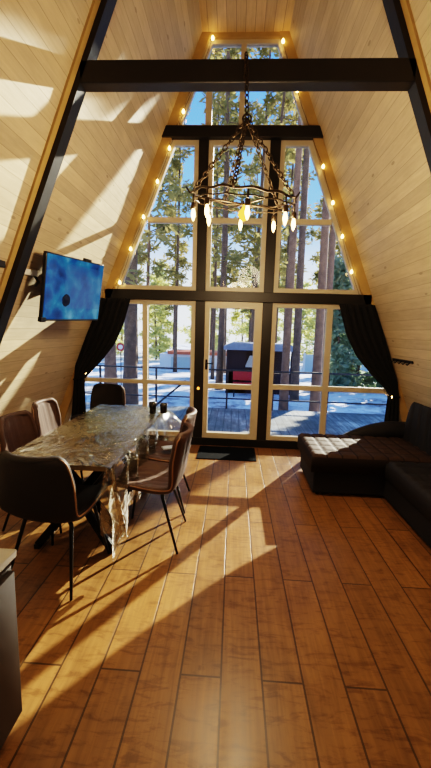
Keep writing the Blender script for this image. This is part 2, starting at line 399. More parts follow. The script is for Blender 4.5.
# windows -------------------------------------------------------------
Y0, Y1 = .02, .085
def window(name, poly, fw, label, mids=(), muls=(), cat='window'):
    """frame ring + glazing bars (parts) and glass"""
    e = empty(name, (sum(p[0] for p in poly) / len(poly), (Y0 + Y1) / 2, min(p[1] for p in poly)), 0, label, cat, None, 'structure')
    inn = inset(poly, fw); o0 = at0(e)
    b = MB(); b.ring_xz(poly, inn, Y0, Y1); b.build('window_frame', M['frame'], e, loc=o0)
    b = MB(); b.prism_xz(inn, .048, .056); b.build('glass_pane', M['glass'], e, loc=o0)
    for (x0, x1, z0, z1) in mids: b = MB(); b.box(x0, x1, Y0 + .004, Y1 - .004, z0, z1, .006); b.build('glazing_bar', M['frame'], e, loc=o0)
    for pts in muls: b = MB(); b.prism_xz(pts, Y0 + .002, Y1 - .002); b.build('mullion', M['frame'], e, loc=o0)
    return e
g = .115                                   # inner edge of the gable board
gx = lambda z: hw(z) - g
f = .06
zl0, zl1 = .11, 2.0
window('window_1', [(-gx(zl0), zl0), (-.535, zl0), (-.535, zl1), (-gx(zl1), zl1)], f, 'low window between the table and the door', [(-gx(.88) + f, -.535 - f, .845, .905)], [[(-1.265, zl0 + f), (-1.195, zl0 + f), (-1.195, zl1 - f), (-1.265, zl1 - f)]])
window('window_2', [(.494, zl0), (gx(zl0), zl0), (gx(zl1), zl1), (.494, zl1)], f, 'low window behind the corner sofa', [(.494 + f, gx(.86) - f, .83, .90)], [[(1.235, zl0 + f), (1.315, zl0 + f), (1.295, zl1 - f), (1.215, zl1 - f)]])
window('window_3', [(-gx(2.13), 2.13), (-.535, 2.13), (-.535, 3.99), (-gx(3.99), 3.99)], f, 'slanted upper window over the dining side', [(-gx(3.03) + f + .02, -.535 - f, 2.995, 3.065)])
window('window_4', [(-.409, 2.13), (.366, 2.13), (.366, 3.99), (-.409, 3.99)], f, 'rectangular upper window above the door', [(-.409 + f, .366 - f, 2.995, 3.065)])
window('window_5', [(.494, 2.13), (gx(2.13), 2.13), (gx(3.99), 3.99), (.494, 3.99)], f, 'slanted upper window over the sofa side', [(.494 + f, gx(3.03) - f - .02, 2.995, 3.065)])
window('window_6', [(-gx(4.12), 4.12), (gx(4.12), 4.12), (gx(5.11), 5.11), (-gx(5.11), 5.11)], .045, 'topmost window under the ridge', (), [[(-.045, 4.165), (.022, 4.165), (.022, 5.065), (-.045, 5.065)], [(-.465, 4.165), (-.385, 4.165), (-.385, 4.72), (-.465, 4.52)]])
# glazed door
d = empty('door_1', (-.02, .05, .117), 0, 'pale framed glazed door between two black posts', 'door', None, 'structure')
P = [(-.405, .112), (.362, .112), (.362, 1.997), (-.405, 1.997)]; o0 = at0(d)
inn = inset(P, [.075, .10, .085, .065])
b = MB(); b.ring_xz(P, inn, .0, .075); b.build('door_frame', M['frame'], d, loc=o0)
b = MB(); b.box(inn[0][0], inn[1][0], .004, .07, .815, .885, .006); b.build('door_rail', M['frame'], d, loc=o0)
b = MB(); b.prism_xz(inn, .036, .044); b.build('glass_pane', M['glass'], d, loc=o0)
b = MB(); b.box(-.385, -.355, -.012, 0, 1.08, 1.22, .004); b.tube([(-.37, -.01, 1.17), (-.37, -.05, 1.17), (-.27, -.05, 1.165)], .009); b.build('door_handle', M['black_metal'], d, loc=o0)

# ------------------------------------------------------------------ curtains
def curtain(sx, edge, outer, tail, label):
    e = empty('curtain', (sx * 1.9, -.1, 0.02), 0, label, 'curtain')
    b = MB(); nu, nv = 40, 26
    def interp(P, t):
        t *= len(P) - 1; i = min(int(t), len(P) - 2); f = t - i
        return (P[i][0] * (1 - f) + P[i + 1][0] * f, P[i][1] * (1 - f) + P[i + 1][1] * f)
    def fn(u, v):
        a = interp(edge, v); c = interp(outer, v)
        x = a[0] * (1 - u) + c[0] * u; z = a[1] * (1 - u) + c[1] * u
        y = -.055 + .022 * math.sin(u * 34 + v * 1.5) * (1 - .5 * v) - .01
        return Vector((sx * x, y, z))
    b.grid(fn, nu, nv); o = b.build('drape', M['curtain'], e, True, at0(e)); m = o.modifiers.new('thick', 'SOLIDIFY'); m.thickness = .006
    b = MB()
    tx, tz, bx = tail
    def fn2(u, v):
        w = .075 + .05 * v
        x = tx + (bx - tx) * v + (u - .5) * 2 * w; z = tz * (1 - v) + .02 * v
        return Vector((sx * x, -.06 + .02 * math.sin(u * 22), z))
    b.grid(fn2, 24, 10); o = b.build('drape', M['curtain'], e, True, at0(e)); m = o.modifiers.new('thick', 'SOLIDIFY'); m.thickness = .006
    b = MB(); b.torus((sx * tx, -.06, tz + .01), .075, .014, (sx * .35, 0, 1), 20, 6, 1.0); b.build('tieback', M['curtain'], e, True, at0(e))
curtain(-1, [(1.40, 2.0), (1.50, 1.66), (1.62, 1.40), (1.80, 1.17), (1.97, .99), (2.06, .90)], [(1.82, 2.0), (1.92, 1.75), (2.02, 1.5), (2.10, 1.28), (2.18, 1.08), (2.20, .90)], (2.13, .90, 2.17), 'black curtain tied back behind the dining table')
curtain(1, [(1.34, 2.0), (1.46, 1.62), (1.62, 1.33), (1.84, 1.09), (2.02, .92), (2.10, .82)], [(1.80, 2.0), (1.90, 1.75), (2.0, 1.5), (2.09, 1.25), (2.18, 1.02), (2.22, .82)], (2.15, .82, 2.17), 'black curtain tied back behind the corner sofa')

# ------------------------------------------------------------------ fairy lights along the gable boards
def fairy(sx, pts, label):
    e = empty('string_light', (sx * pts[-1][0], -.04, 0), 0, label, 'string lights')
    b = MB(); P = []
    for (x0, z0), (x1, z1) in zip(pts, pts[1:]):
        for k in range(6):
            t = k / 6; P.append((sx * (x0 + (x1 - x0) * t), -.045 + .008 * math.sin(k * 1.2), z0 + (z1 - z0) * t - .03 * math.sin(t * PI)))
    P.append((sx * pts[-1][0], -.045, pts[-1][1])); P.append((sx * (pts[-1][0] + .02), -.045, .1))
    b.tube(P, .0025, 5); b.build('cable', M['cable'], e, loc=at0(e))
    for x, z in pts:
        if 1.2 < z < 1.8 or abs(z - 4.08) < .02: continue
        b = MB(); b.lathe([(.004, -.03), (.014, -.024), (.018, -.012), (.015, .004), (.007, .014), (.006, .02)], 10, (sx * x, -.05, z - .005))
        b.build('bulb', M['fairy'], e, True, at0(e))
fairy(-1, [(.39, 5.09), (.73, 4.29), (.90, 3.87), (1.05, 3.48), (1.23, 3.05), (1.40, 2.65), (1.55, 2.22), (1.86, 1.55), (2.04, .99)], 'warm fairy lights strung down the gable board on the dining side')
fairy(1, [(.45, 5.05), (.65, 4.52), (.84, 4.08), (1.02, 3.67), (1.17, 3.25), (1.32, 2.85), (1.47, 2.42), (1.9, 1.5), (2.14, .82)], 'warm fairy lights strung down the gable board on the sofa side')
b = MB(); b.lathe([(.006, -.02), (.016, -.012), (.018, .0), (.012, .014), (.004, .018)], 10, (-.472, -.03, .82)); tag(b.build('indicator_light', M['orange'], None, True), 'small orange light on the black post beside the door', 'light')

# ------------------------------------------------------------------ chandelier
ch = empty('chandelier', (.035, -2.08, 2.55), 0, 'black iron ring chandelier hanging on chains from the tie beam', 'chandelier')
cc = Vector((.035, -2.08, 2.575)); TL = math.radians(10); RR = .37
def rp(a, r=RR, dz=0.0):
    x = r * math.cos(a); y = r * math.sin(a)
    return cc + Vector((x, y * math.cos(TL), y * math.sin(TL) - .045 * x / RR * .6 + dz))
o0 = at0(ch)
b = MB(); n = 64
b.tube([rp(2 * PI * i / n, RR + .004 * math.sin(i * 1.9), .007 * math.sin(i * 1.18)) for i in range(n + 1)], .0085, 8); b.build('ring', M['iron'], ch, True, o0)
b = MB(); b.tube([rp(2 * PI * i / n, RR * .985, -.045 + .003 * math.sin(i * 1.3)) for i in range(n + 1)], .005, 6); b.build('ring', M['iron'], ch, True, o0)
def chain(b, p, q, R=.021, r=.0048):
    p = Vector(p); q = Vector(q); d = q - p; L = d.length; d.normalize(); k = max(2, int(L / (R * 1.75)))
    u = d.orthogonal().normalized(); w = d.cross(u)
    for i in range(k):
        c = p + d * (L * (i + .5) / k); ax = u if i % 2 else w; s = d.cross(ax)
        pts = [c + d * math.cos(2 * PI * j / 10) * R * 1.15 + s * math.sin(2 * PI * j / 10) * R * .72 for j in range(11)]
        b.tube(pts, r, 5, False)
hub = Vector((.033, -2.08, 3.10))
b = MB(); chain(b, (.012, -2.075, 3.52), hub); chain(b, (.012, -2.06, 3.51), (.012, -2.06, 3.36)); b.build('chain', M['iron'], ch, True, o0)
b = MB(); b.torus(hub, .03, .007, (0, 1, 0), 16, 6); b.build('hook_ring', M['iron'], ch, True, o0)
for k in range(5):
    a = PI + k * 2 * PI / 5 + .12
    b = MB(); chain(b, hub, rp(a, RR, .014)); b.build('chain', M['iron'], ch, True, o0)
    p = rp(a, RR + .0); q = rp(a, RR + .055, .03)
    b = MB(); b.tube([p, (p + q) / 2 + Vector((0, 0, -.02)), q], .007, 6); b.build('hook', M['iron'], ch, True, o0)
for k in range(8):
    a = PI + k * 2 * PI / 8 + .05; p = rp(a, RR, -.012)
    b = MB(); b.tube([p, p - Vector((0, 0, .05))], .007, 6); b.lathe([(.010, -.055), (.018, -.06), (.019, -.095), (.014, -.10)][::-1], 10, p); sk = b.build('lamp_holder', M['iron'], ch, True, o0)
    b = MB(); b.lathe([(.002, -.185), (.008, -.175), (.015, -.15), (.016, -.135), (.012, -.115), (.008, -.10)], 12, p); b.build('bulb', M['bulb'], sk, True)
b = MB(); b.tube([rp(PI / 2 + .2, .02, -.02), rp(PI / 2, .02, -.06)], .006, 6)
for k in range(4): b.tube([rp(k * PI / 2 + .4, RR, -.045), rp(0, 0, -.045)], .006, 6)
b.build('spoke', M['iron'], ch, True, o0)
b = MB(); b.lathe([(.004, -.165), (.022, -.155), (.042, -.125), (.038, -.10), (.016, -.075), (.008, -.05)], 14, rp(0, 0)); b.build('amber_shade', M['amber'], ch, True, o0)

# ------------------------------------------------------------------ television and bracket
A = Vector((-1.64, -1.8, 1.935)); B_ = Vector((-1.455, -1.0, 1.97))   # mid left / mid right edges
xv = (B_ - A).normalized(); zv0 = Vector((.11, 0, .585)); zv = (zv0 - xv * zv0.dot(xv)).normalized(); yv = zv.cross(xv)
tv = empty('television', tuple((A + B_) / 2), 0, 'slim television showing a blue picture, tilted out from the plank slope', 'television')
tv.matrix_world = Matrix(((xv.x, yv.x, zv.x, 0), (xv.y, yv.y, zv.y, 0), (xv.z, yv.z, zv.z, 0), (0, 0, 0, 1)))
tv.location = (A + B_) / 2; rotq = tv.matrix_world.to_quaternion(); tv.rotation_euler = rotq.to_euler()
W2, H2 = .42, .295
b = MB(); b.box(-W2, W2, .0, .035, -H2, H2, .006); b.box(-W2 * .6, W2 * .6, .03, .065, -H2 * .7, H2 * .5, .008); b.build('casing', M['tvbody'], tv)
b = MB(); b.box(-W2 + .012, W2 - .012, -.004, .002, -H2 + .018, H2 - .012); b.build('screen', M['screen'], tv)
b = MB(); b.box(-W2 - .012, -W2 + .05, -.008, .03, -H2 - .008, -H2 + .035, .004); b.build('corner_cover', M['tvbody'], tv)
b = MB(); b.box(.10, .20, -.002, .03, H2 - .005, H2 + .022, .004); b.build('camera_bump', M['tvbody'], tv)
inv = rotq.to_matrix().inverted()
def tl(p): return inv @ (Vector(p) - tv.location)
b = MB()
b.obox(tl((-1.775, -1.45, 2.03)), tl((-1.66, -1.61, 1.99)), .03, .05); b.obox(tl((-1.60 - .06, -1.60, 1.99)), tl((-1.62, -1.40, 1.95)), .03, .05)
b.obox(tl((-1.80, -1.45, 1.93)), tl((-1.735, -1.45, 2.13)), .10, .02)
b.build('wall_bracket', M['black_metal'], tv)
b = MB(); b.obox((-1.80, -2.62, 2.07), (-1.80, -2.105, 2.07), .05, .07, bev=.006)
tag(b.build('wall_bar', M['black_wood'], None), 'short black bar fixed level on the plank slope beside the rafter', 'bar')
b = MB(); b.obox((-1.80, -1.92, 2.05), (-1.77, -1.70, 2.06), .04, .05, bev=.005); bo = b.build('junction_box', M['white'], None); tag(bo, 'small pale cable box between rafter and television', 'cable box')
b = MB(); b.tube([(-1.77, -1.72, 2.04), (-1.76, -1.68, 1.99), (-1.80, -1.66, 1.96)], .012, 6); b.build('plug', M['cable'], bo)

# ------------------------------------------------------------------ coat hook rail on the slope
hk = empty('coat_hook_rail', (2.08, -.35, 1.30), 0, 'small black coat hook rail on the plank slope above the sofa', 'coat hooks')
n_ = Vector((-.926, 0, -.378))
b = MB(); b.obox((hw(1.31) - .012, -.62, 1.31), (hw(1.31) - .012, -.10, 1.31), .03, .015, up=n_); b.build('rail', M['black_metal'], hk, loc=at0(hk))
for k in range(5):
    y = -.57 + k * .107; p = Vector((hw(1.305) - .02, y, 1.305))
    b = MB(); b.tube([p, p + n_ * .035 + Vector((0, 0, -.02)), p + n_ * .05 + Vector((0, 0, .005))], .007, 6); b.build('hook', M['black_metal'], hk, loc=at0(hk))

# ------------------------------------------------------------------ dining table
TX0, TX1, TY0, TY1, TZ = -1.475, -.735, -2.785, -1.04, .75
tb = empty('dining_table', ((TX0 + TX1) / 2, (TY0 + TY1) / 2, 0), 0, 'long dining table with black crossed legs under a clear plastic cover', 'table'); o0 = at0(tb)
b = MB(); b.box(TX0, TX1, TY0, TY1, TZ - .035, TZ, .006); b.build('tabletop', M['tabletop'], tb, loc=o0)
cx = (TX0 + TX1) / 2
for y in (-2.42, -1.42):
    s_ = 1 if y < -2 else -1
    for sx in (-1, 1):
        b = MB(); b.obox((cx + sx * .27, y + .12 * s_, .022), (cx - sx * .27, y + .02 * s_ + .05 * sx, TZ - .036), .055, .03, up=(0, 1, 0)); b.build('leg', M['black_metal'], tb, loc=o0)
        b = MB(); b.obox((cx + sx * .27, y - .10 * s_, .022), (cx - sx * .27, y + .0 * s_ + .05 * sx, TZ - .036), .055, .03, up=(0, 1, 0)); b.build('leg', M['black_metal'], tb, loc=o0)
        b = MB(); b.obox((cx + sx * .27, y - .13, .018), (cx + sx * .27, y + .15, .018), .04, .03); b.build('foot_bar', M['black_metal'], tb, loc=o0)
# plastic cover
pc = MB()
def cover(u, v):
    y = TY0 - .02 + (TY1 - TY0 + .04) * v
    S = 1.18 + .22 * math.exp(-((v) / .10) ** 2) + .05 * math.exp(-((v - 1) / .12) ** 2)     # arc length across, longer at the near corner
    s = u * S; w = TX1 - TX0
    wr = .0035 * (noise.noise(Vector((s * 5, y * 5, 3))) + .6 * noise.noise(Vector((s * 13, y * 11, 7))))
    if s <= w: return Vector((TX0 + s, y, TZ + .0055 + abs(wr)))
    t = s - w
    fold = .035 * math.sin(y * 21 + 1.5 * noise.noise(Vector((y * 3, t * 4, 1)))) * min(1, t / .15)
    fl = .02 + .18 * math.exp(-((v - 1) / .16) ** 2) * min(1, t / .2)
    rr = .028
    if t < rr * PI / 2:
        a_ = t / rr; return Vector((TX1 - .020 + rr * math.sin(a_) + (fold * .8 + fl * min(1, t / .1)), y, TZ + .0055 + abs(wr) * (1 - t / .05) - rr * (1 - math.cos(a_))))
    return Vector((TX1 + .008 + fl * min(1, t / .1) + fold * .8, y + .03 * math.sin(t * 20) * min(1, t / .1), TZ + .004 - t * (1 - .25 * math.exp(-((v - 1) / .16) ** 2))))
pc.grid(cover, 64, 90)
def corner(u, v):        # the bunched near corner hanging toward the floor
    a = u * PI * 1.2 - .5; t = v * .46
    r = .02 + .055 * v + .018 * math.sin(u * 19 + v * 4)
    return Vector((TX1 - .01 + r * math.cos(a) + .02 * v, TY0 - .012 + r * .7 * math.sin(a), TZ - .002 - t))
pc.grid(corner, 30, 16)
tag(pc.build('plastic_tablecloth', M['plastic'], None, True), 'crinkled clear plastic sheet draped over the dining table', 'tablecloth')
# cups
for i, (x, y, h, lab) in enumerate(((-.80, -1.36, .115, 'taller dark cup on the far end of the dining table'), (-.695, -1.33, .10, 'shorter dark cup beside the taller one on the table end'))):
    c = empty('cup', (x, y, TZ + .010), 0, lab, 'cup', 'dark cups on the dining table')
    b = MB(); b.lathe([(.030, 0), (.034, .004), (.036, h * .6), (.040, h), (.036, h), (.033, h * .6), (.028, .012), (0.001, .010)], 18); b.build('cup_body', M['cup'], c, True)

# ------------------------------------------------------------------ chairs
def make_chair(name, mat, quilted=True):
    c = empty(name, (0, 0, 0))
    prof = [(.235, .455), (.215, .475), (.10, .470), (-.05, .452), (-.15, .450), (-.205, .475), (-.235, .53), (-.255, .62), (-.275, .73), (-.292, .83), (-.298, .862)]
    wid = [.17, .205, .225, .235, .235, .235, .235, .232, .225, .205, .165]
    nv = 44; nu = 28
    def prf(P, t):
        t *= len(P) - 1; i = min(int(t), len(P) - 2); f = t - i
        g = lambda k: Vector(P[max(0, min(len(P) - 1, k))]) if not isinstance(P[0], float) else P[max(0, min(len(P) - 1, k))]
        p0, p1, p2, p3 = g(i - 1), g(i), g(i + 1), g(i + 2)
        return .5 * (2 * p1 + (p2 - p0) * f + (2 * p0 - 5 * p1 + 4 * p2 - p3) * f * f + (3 * p1 - p0 - 3 * p2 + p3) * f ** 3)
    def pt(u, v, off=0.0):
        p = prf(prof, v); w = prf(wid, v); q = u * 2 - 1
        seat = max(0, 1 - v * 2.0); bk = max(0, min(1, (v - .42) * 3))
        curl = (abs(q) ** 2.4)
        dip = 0
        if quilted:
            ch_ = abs(((u * 5 + .0) % 1) - .5) * 2
            dip = .010 * max(0, (ch_ - .72) / .28) * (1 if .1 < v < .93 else 0)
        y = p.x + curl * .055 * bk + dip * bk + off * bk
        z = p.y + curl * .040 * (1 - bk) - dip * (1 - bk) * .8 - off * (1 - bk)
        return Vector((q * w, y - 0.0, z))
    b = MB(); b.grid(lambda u, v: pt(u, v), nu, nv); o = b.build('seat_shell', mat, c, True)
    m = o.modifiers.new('pad', 'SOLIDIFY'); m.thickness = .042; m.offset = 0
    m = o.modifiers.new('round', 'BEVEL'); m.width = .014; m.segments = 2; m.limit_method = 'ANGLE'; m.angle_limit = math.radians(50)
    b = MB()
    line = [pt(0, k / 30) for k in range(31)] + [pt(k / 14, 1) for k in range(1, 15)] + [pt(1, 1 - k / 30) for k in range(1, 31)]
    b.tube([p + Vector((0, .0, .002)) for p in line], .0235, 8)
    b.build('edge_piping', M['piping'] if quilted == 'x' else mat, c, True)
    b = MB(); b.tube([p + Vector((p.x * .09, -.008, .010)) for p in line[6:-6]], .0055, 6); b.build('seam', M['piping'], o, True)
    for sx in (-1, 1):
        for ytop, yb in ((.13, .215), (-.11, -.245)):
            b = MB(); b.tube([(sx * .13, ytop, .448), (sx * .16, ytop * 1.1, .40), (sx * .225, yb, .004)], [.013, .013, .009], 8); b.build('leg', M['black_metal'], c, True)
    b = MB(); b.obox((-.15, .12, .432), (.15, .12, .432), .03, .015); b.obox((-.15, -.11, .432), (.15, -.11, .432), .03, .015); b.obox((0, -.11, .432), (0, .12, .432), .03, .012); b.build('under_frame', M['black_metal'], c)
    return c
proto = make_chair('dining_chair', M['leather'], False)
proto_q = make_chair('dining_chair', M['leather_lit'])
chairs = [ # x, y, rotation (front faces +Y at 0), label
 (-1.095, -2.735, math.radians(-8), 'dark dining chair at the near table end, its back to the viewer'),
 (-.60, -2.285, math.radians(90), 'dining chair by the open floor, nearer one of the two on that table side'),
 (-.635, -1.715, math.radians(92), 'dining chair by the open floor, the one nearer the door, pale item on seat'),
 (-1.52, -2.12, math.radians(-88), 'quilted dining chair on the plank slope side, closest to the near table end'),
 (-1.59, -1.53, math.radians(-86), 'quilted dining chair against the plank slope, middle of the wall side'),
 (-1.66, -.62, math.radians(166), 'upright dark dining chair in the corner by the tied curtain'),
]
for i, (x, y, rz, lab) in enumerate(chairs):
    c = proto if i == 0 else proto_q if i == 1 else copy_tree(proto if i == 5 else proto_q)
    c.location = (x, y, 0); c.rotation_euler = (0, 0, rz); tag(c, lab, 'chair', 'dining chairs around the table')
# pale item on the second chair's seat
def pad(u, v): return Vector(((u - .5) * .11, (v - .5) * .075, .008 * math.sin(u * PI) * math.sin(v * PI) + .004 * noise.noise(Vector((u * 5, v * 5, 2)))))
b = MB(); b.grid(pad, 10, 8); o = b.build('tissue_packet', M['tissue'], None, True, (-.575, -1.70, .515)); o.rotation_euler = (0, 0, .5)
m = o.modifiers.new('thick', 'SOLIDIFY'); m.thickness = .012; tag(o, 'small pale packet lying on the chair seat nearer the door', 'packet')

# ------------------------------------------------------------------ corner sofa
sf = empty('corner_sofa', (1.7, -1.9, 0), 0, 'low dark tufted corner sofa along the window and plank slope', 'sofa'); o0 = at0(sf)
def tuft(x0, x1, y0, y1, z0, z1, nx, ny, name, mat, dip=.013, puff=.04, res=9):
    b = MB(); NU, NV = nx * res, ny * res
    def top(u, v):
        X = x0 + (x1 - x0) * u; Y = y0 + (y1 - y0) * v
        gx_ = abs((u * nx) % 1 - .0); gx_ = min(gx_, 1 - gx_); gy = (v * ny) % 1; gy = min(gy, 1 - gy)
        cre = max(math.exp(-(gx_ / .11) ** 2), math.exp(-(gy / .11) ** 2))
        e = min(u * (x1 - x0), (1 - u) * (x1 - x0), v * (y1 - y0), (1 - v) * (y1 - y0))
        rd = puff * (1 - min(1, e / puff)) ** 2
        return Vector((X, Y, z1 - dip * cre * min(1, e / .04) - rd))
    V = b.grid(top, NU, NV)
    bd = [V[i][0] for i in range(NU + 1)] + [V[NU][j] for j in range(1, NV + 1)] + [V[i][NV] for i in range(NU - 1, -1, -1)] + [V[0][j] for j in range(NV - 1, 0, -1)]
    lo = [b.bm.verts.new((v.co.x, v.co.y, z0)) for v in bd]
    for k in range(len(bd)):
        j = (k + 1) % len(bd); b.bm.faces.new([bd[k], bd[j], lo[j], lo[k]])
    b.bm.faces.new(lo[::-1]); return b.build(name, mat, sf, True, o0)
b = MB(); b.box(.84, 2.12, -1.44, -.74, .03, .27, .015); b.build('chaise_base', M['velvet_dark'], sf, loc=o0)
tuft(.80, 2.12, -1.49, -.70, .265, .445, 9, 5, 'chaise_cushion', M['quilt'])
b = MB(); b.box(1.53, 2.12, -4.1, -1.44, .03, .25, .015); b.build('seat_base', M['velvet_dark'], sf, loc=o0)
tuft(1.50, 2.06, -4.12, -1.50, .25, .43, 4, 17, 'seat_cushion', M['velvet_dark'], res=6)
# backrest along the slope: vertical channels
def backr(u, v):
    y = -4.1 + 3.36 * u; t = v
    ang = t * PI
    z = .43 + .47 * math.sin(min(t, .5) * PI) if t <= .5 else .43 + .47 * math.sin(t * PI) - (0)
    chn = abs((u * 20) % 1 - .5) * 2; dip = .016 * max(0, (chn - .75) / .25)
    e = min(u, 1 - u) * 3.36; end = 1 - .5 * (1 - min(1, e / .16)) ** 2
    zz = .42 + (z - .42) * end
    lean = .13 * (zz - .42) / .5
    x = 1.99 + .13 * t - lean * .35 + dip
    return Vector((x, y, zz - dip * .5))
b = MB(); b.grid(backr, 120, 14); b.build('backrest', M['velvet_dark'], sf, True, o0)
# low rolled back along the window side, rising toward the slope
b = MB(); pts = []; rd = []
for k in range(15):
    t = k / 14; pts.append((1.28 + .80 * t, -.655 - .02 * t, .36 + .15 * math.sin(min(1, t * 1.15) * PI / 2))); rd.append(.03 + .075 * math.sin(min(1, t * 1.3) * PI / 2))
b.tube(pts, rd, 12); b.build('armrest', M['velvet_dark'], sf, True, o0)
for x, y in ((.9, -1.38), (.9, -.80), (1.6, -3.9), (2.05, -3.9)):
    b = MB(); b.lathe([(.02, 0), (.025, .032)], 10, (x, y, 0)); b.build('foot', M['black_metal'], sf, loc=o0)

# ------------------------------------------------------------------ door mat, cabinet corner
b = MB(); b.box(-.427, .335, -.56, -.06, .0, .012, .004); tag(b.build('door_mat', M['mat']), 'dark rectangular mat on the floor inside the glazed door', 'mat')
cb = empty('kitchen_cabinet', (-1.3, -4.3, 0), 0, 'low dark brown cabinet with pale grey worktop at the picture edge', 'cabinet'); o0 = at0(cb)
b = MB(); b.box(-1.75, -.80, -5.0, -3.68, .07, .72, .004); b.build('cabinet_body', M['cab'], cb, loc=o0)
b = MB(); b.box(-1.77, -.797, -5.02, -3.65, .73, .76, .004); b.build('worktop', M['worktop'], cb, loc=o0)
for y0, y1 in ((-4.30, -3.69), (-4.97, -4.32)):
    b = MB(); b.box(-.802, -.784, y0, y1, .09, .70, .003); dr = b.build('cabinet_door', M['cab'], cb, loc=o0)
for x, y in ((-.86, -3.74), (-.86, -4.9), (-1.7, -3.74), (-1.7, -4.9)):
    b = MB(); b.lathe([(.018, 0), (.022, .07)], 12, (x, y, 0)); b.build('foot', M['chrome'], cb, True, o0)

# ------------------------------------------------------------------ outdoors
def gz(y):
    return -.42 if y < 6 else -.45 - .75 * min(1, (y - 6) / 16) if y < 22 else -1.2
b = MB()
def gr(u, v):
    x = -45 + 90 * u; y = .5 + 69 * v ** 1.7
    return Vector((x, y, gz(y) - (.0 if y > 5 else .03) + .06 * noise.noise(Vector((x * .5, y * .5, 0))) - .03))
b.grid(gr, 90, 70); st(b.build('ground', M['snow'], None, True), 'patchy snow on the ground under the pines', 'ground')
b = MB(); b.box(-5.5, 3.6, .13, 3.05, -.17, -.11); st(b.build('deck', M['deck']), 'bluish frosty plank deck outside the glazed door', 'deck')
rl = empty('deck_railing', (-.5, 3.0, -.11), 0, 'dark slim railing along the far edge of the deck', 'railing'); o0 = at0(rl)
b = MB(); b.obox((-5.4, 3.0, .76), (3.55, 3.0, .76), .045, .035); b.build('top_rail', M['rail'], rl, loc=o0)
b = MB(); b.obox((-5.4, 3.0, .12), (3.55, 3.0, .12), .025, .03); b.build('bottom_rail', M['rail'], rl, loc=o0)
for x in (-5.35, -4.2, -3.0, -1.72, -.72, -.12, .9, 2.1, 3.5):
    b = MB(); b.box(x - .02, x + .02, 2.98, 3.02, -.11, .76); b.build('post', M['rail'], rl, loc=o0)
b = MB(); b.obox((-1.70, 2.3, -.06), (-1.05, 2.95, .50), .025, .035); b.build('stair_rail', M['rail'], rl, loc=o0)

# trees
def tufts(bm, p, n, size, rnd, flat=.5):
    for _ in range(n):
        d = Vector((rnd.gauss(0, 1), rnd.gauss(0, 1), rnd.gauss(0, flat))).normalized(); L = size * rnd.uniform(.6, 1.2)
        s = d.cross(Vector((rnd.gauss(0, 1), rnd.gauss(0, 1), rnd.gauss(0, 1)))).normalized() * (L * rnd.uniform(.10, .2))
        a = p + d * L * .1
        bm.faces.new([bm.verts.new(a - s * .5), bm.verts.new(a + d * L * .6 - s), bm.verts.new(a + d * L), bm.verts.new(a + d * L * .6 + s)])
MESH = {}
def pine_meshes(key, H, r, z0, seed, nb, Lmax, cl=(5, 8), tsize=.42, lean=0.0):
    rnd = random.Random(seed)
    tr = MB(); N = 14; P = []; R = []
    for k in range(N + 1):
        t = k / N; P.append((.25 * math.sin(t * 3 + seed) * t + lean * t * H, .2 * math.cos(t * 2.3 + seed) * t, H * t - .15)); R.append(r * (1 - .82 * t) * (1.25 if k == 0 else 1))
    tr.tube(P, R, 10)
    cr = MB(); bk = tr
    def axis(z):
        t = max(0, min(1, z / H)); return Vector((.25 * math.sin(t * 3 + seed) * t + lean * t * H, .2 * math.cos(t * 2.3 + seed) * t, z - .15))
    for i in range(nb):
        z = z0 + (H - z0) * (i + rnd.random()) / nb; t = (z - z0) / (H - z0)
        L = Lmax * (.55 + .45 * rnd.random()) * (1 - t * .75) * (min(1, .45 + t * 3)); a = rnd.uniform(0, 2 * PI); dz = rnd.uniform(-.25, .35)
        p0 = axis(z); d = Vector((math.cos(a), math.sin(a), dz)).normalized(); q = p0 + d * L * .55; e = p0 + d * L + Vector((0, 0, L * rnd.uniform(-.18, .12)))
        bk.tube([p0, q, e], [max(.012, r * .16 * (1 - t * .6)), .016, .006], 4, False)
        for _ in range(rnd.randint(*cl)):
            s = rnd.uniform(.35, 1.05); c = p0.lerp(q, min(1, s * 2)) if s < .5 else q.lerp(e, (s - .5) * 2)
            side = Vector((-d.y, d.x, 0)) * rnd.gauss(0, L * .13); c = c + side + Vector((0, 0, rnd.gauss(0, .1)))
            tufts(cr.bm, c, 9, tsize, rnd)
    for m_, nm in ((tr, 'trunk'), (cr, 'crown')):
        me = bpy.data.meshes.new(key + '_' + nm); m_.bm.to_mesh(me); m_.bm.free(); MESH[key, nm] = me
    for p in MESH[key, 'trunk'].polygons: p.use_smooth = True
def tree(name, key, x, y, label, bark, leaf, s=1.0, rz=0.0, group=None, thick=1.0):
    e = empty(name, (x, y, gz(y) - .05), rz, label, 'tree', group); e.scale = (s, s, s)
    for nm, mt in (('trunk', bark), ('crown', leaf)):
        me = MESH[key, nm]
        k2 = (key, nm, mt.name)
        if k2 not in MESH:
            m2 = me.copy(); m2.materials.clear(); m2.materials.append(mt); MESH[k2] = m2
        o = bpy.data.objects.new(nm, MESH[k2]); C.objects.link(o); o.parent = e
        if nm == 'trunk' and thick != 1.0: o.scale = (1, 1, 1)
    return e
pine_meshes('bigpine', 17, .20, 3.6, 1, 40, 2.6, (3, 5), .36)
pine_meshes('highpine', 19, .125, 8.6, 7, 34, 2.0, (3, 5), .34)
pine_meshes('midpine', 18, .135, 4.2, 2, 42, 2.3, (5, 8), .34)
pine_meshes('midpineb', 18, .125, 3.6, 5, 42, 2.4, (5, 8), .34)
pine_meshes('slimpine', 17, .095, 4.8, 3, 42, 1.9, (5, 8), .32)
pine_meshes('leanpine', 16, .12, 5.0, 4, 32, 2.0, (5, 8), .34, .035)
pine_meshes('tallpine', 16, .10, 10.15, 9, 90, 2.2, (7, 10), .46)  # added tree, crown shaped to keep sun off the upper dining-side slope
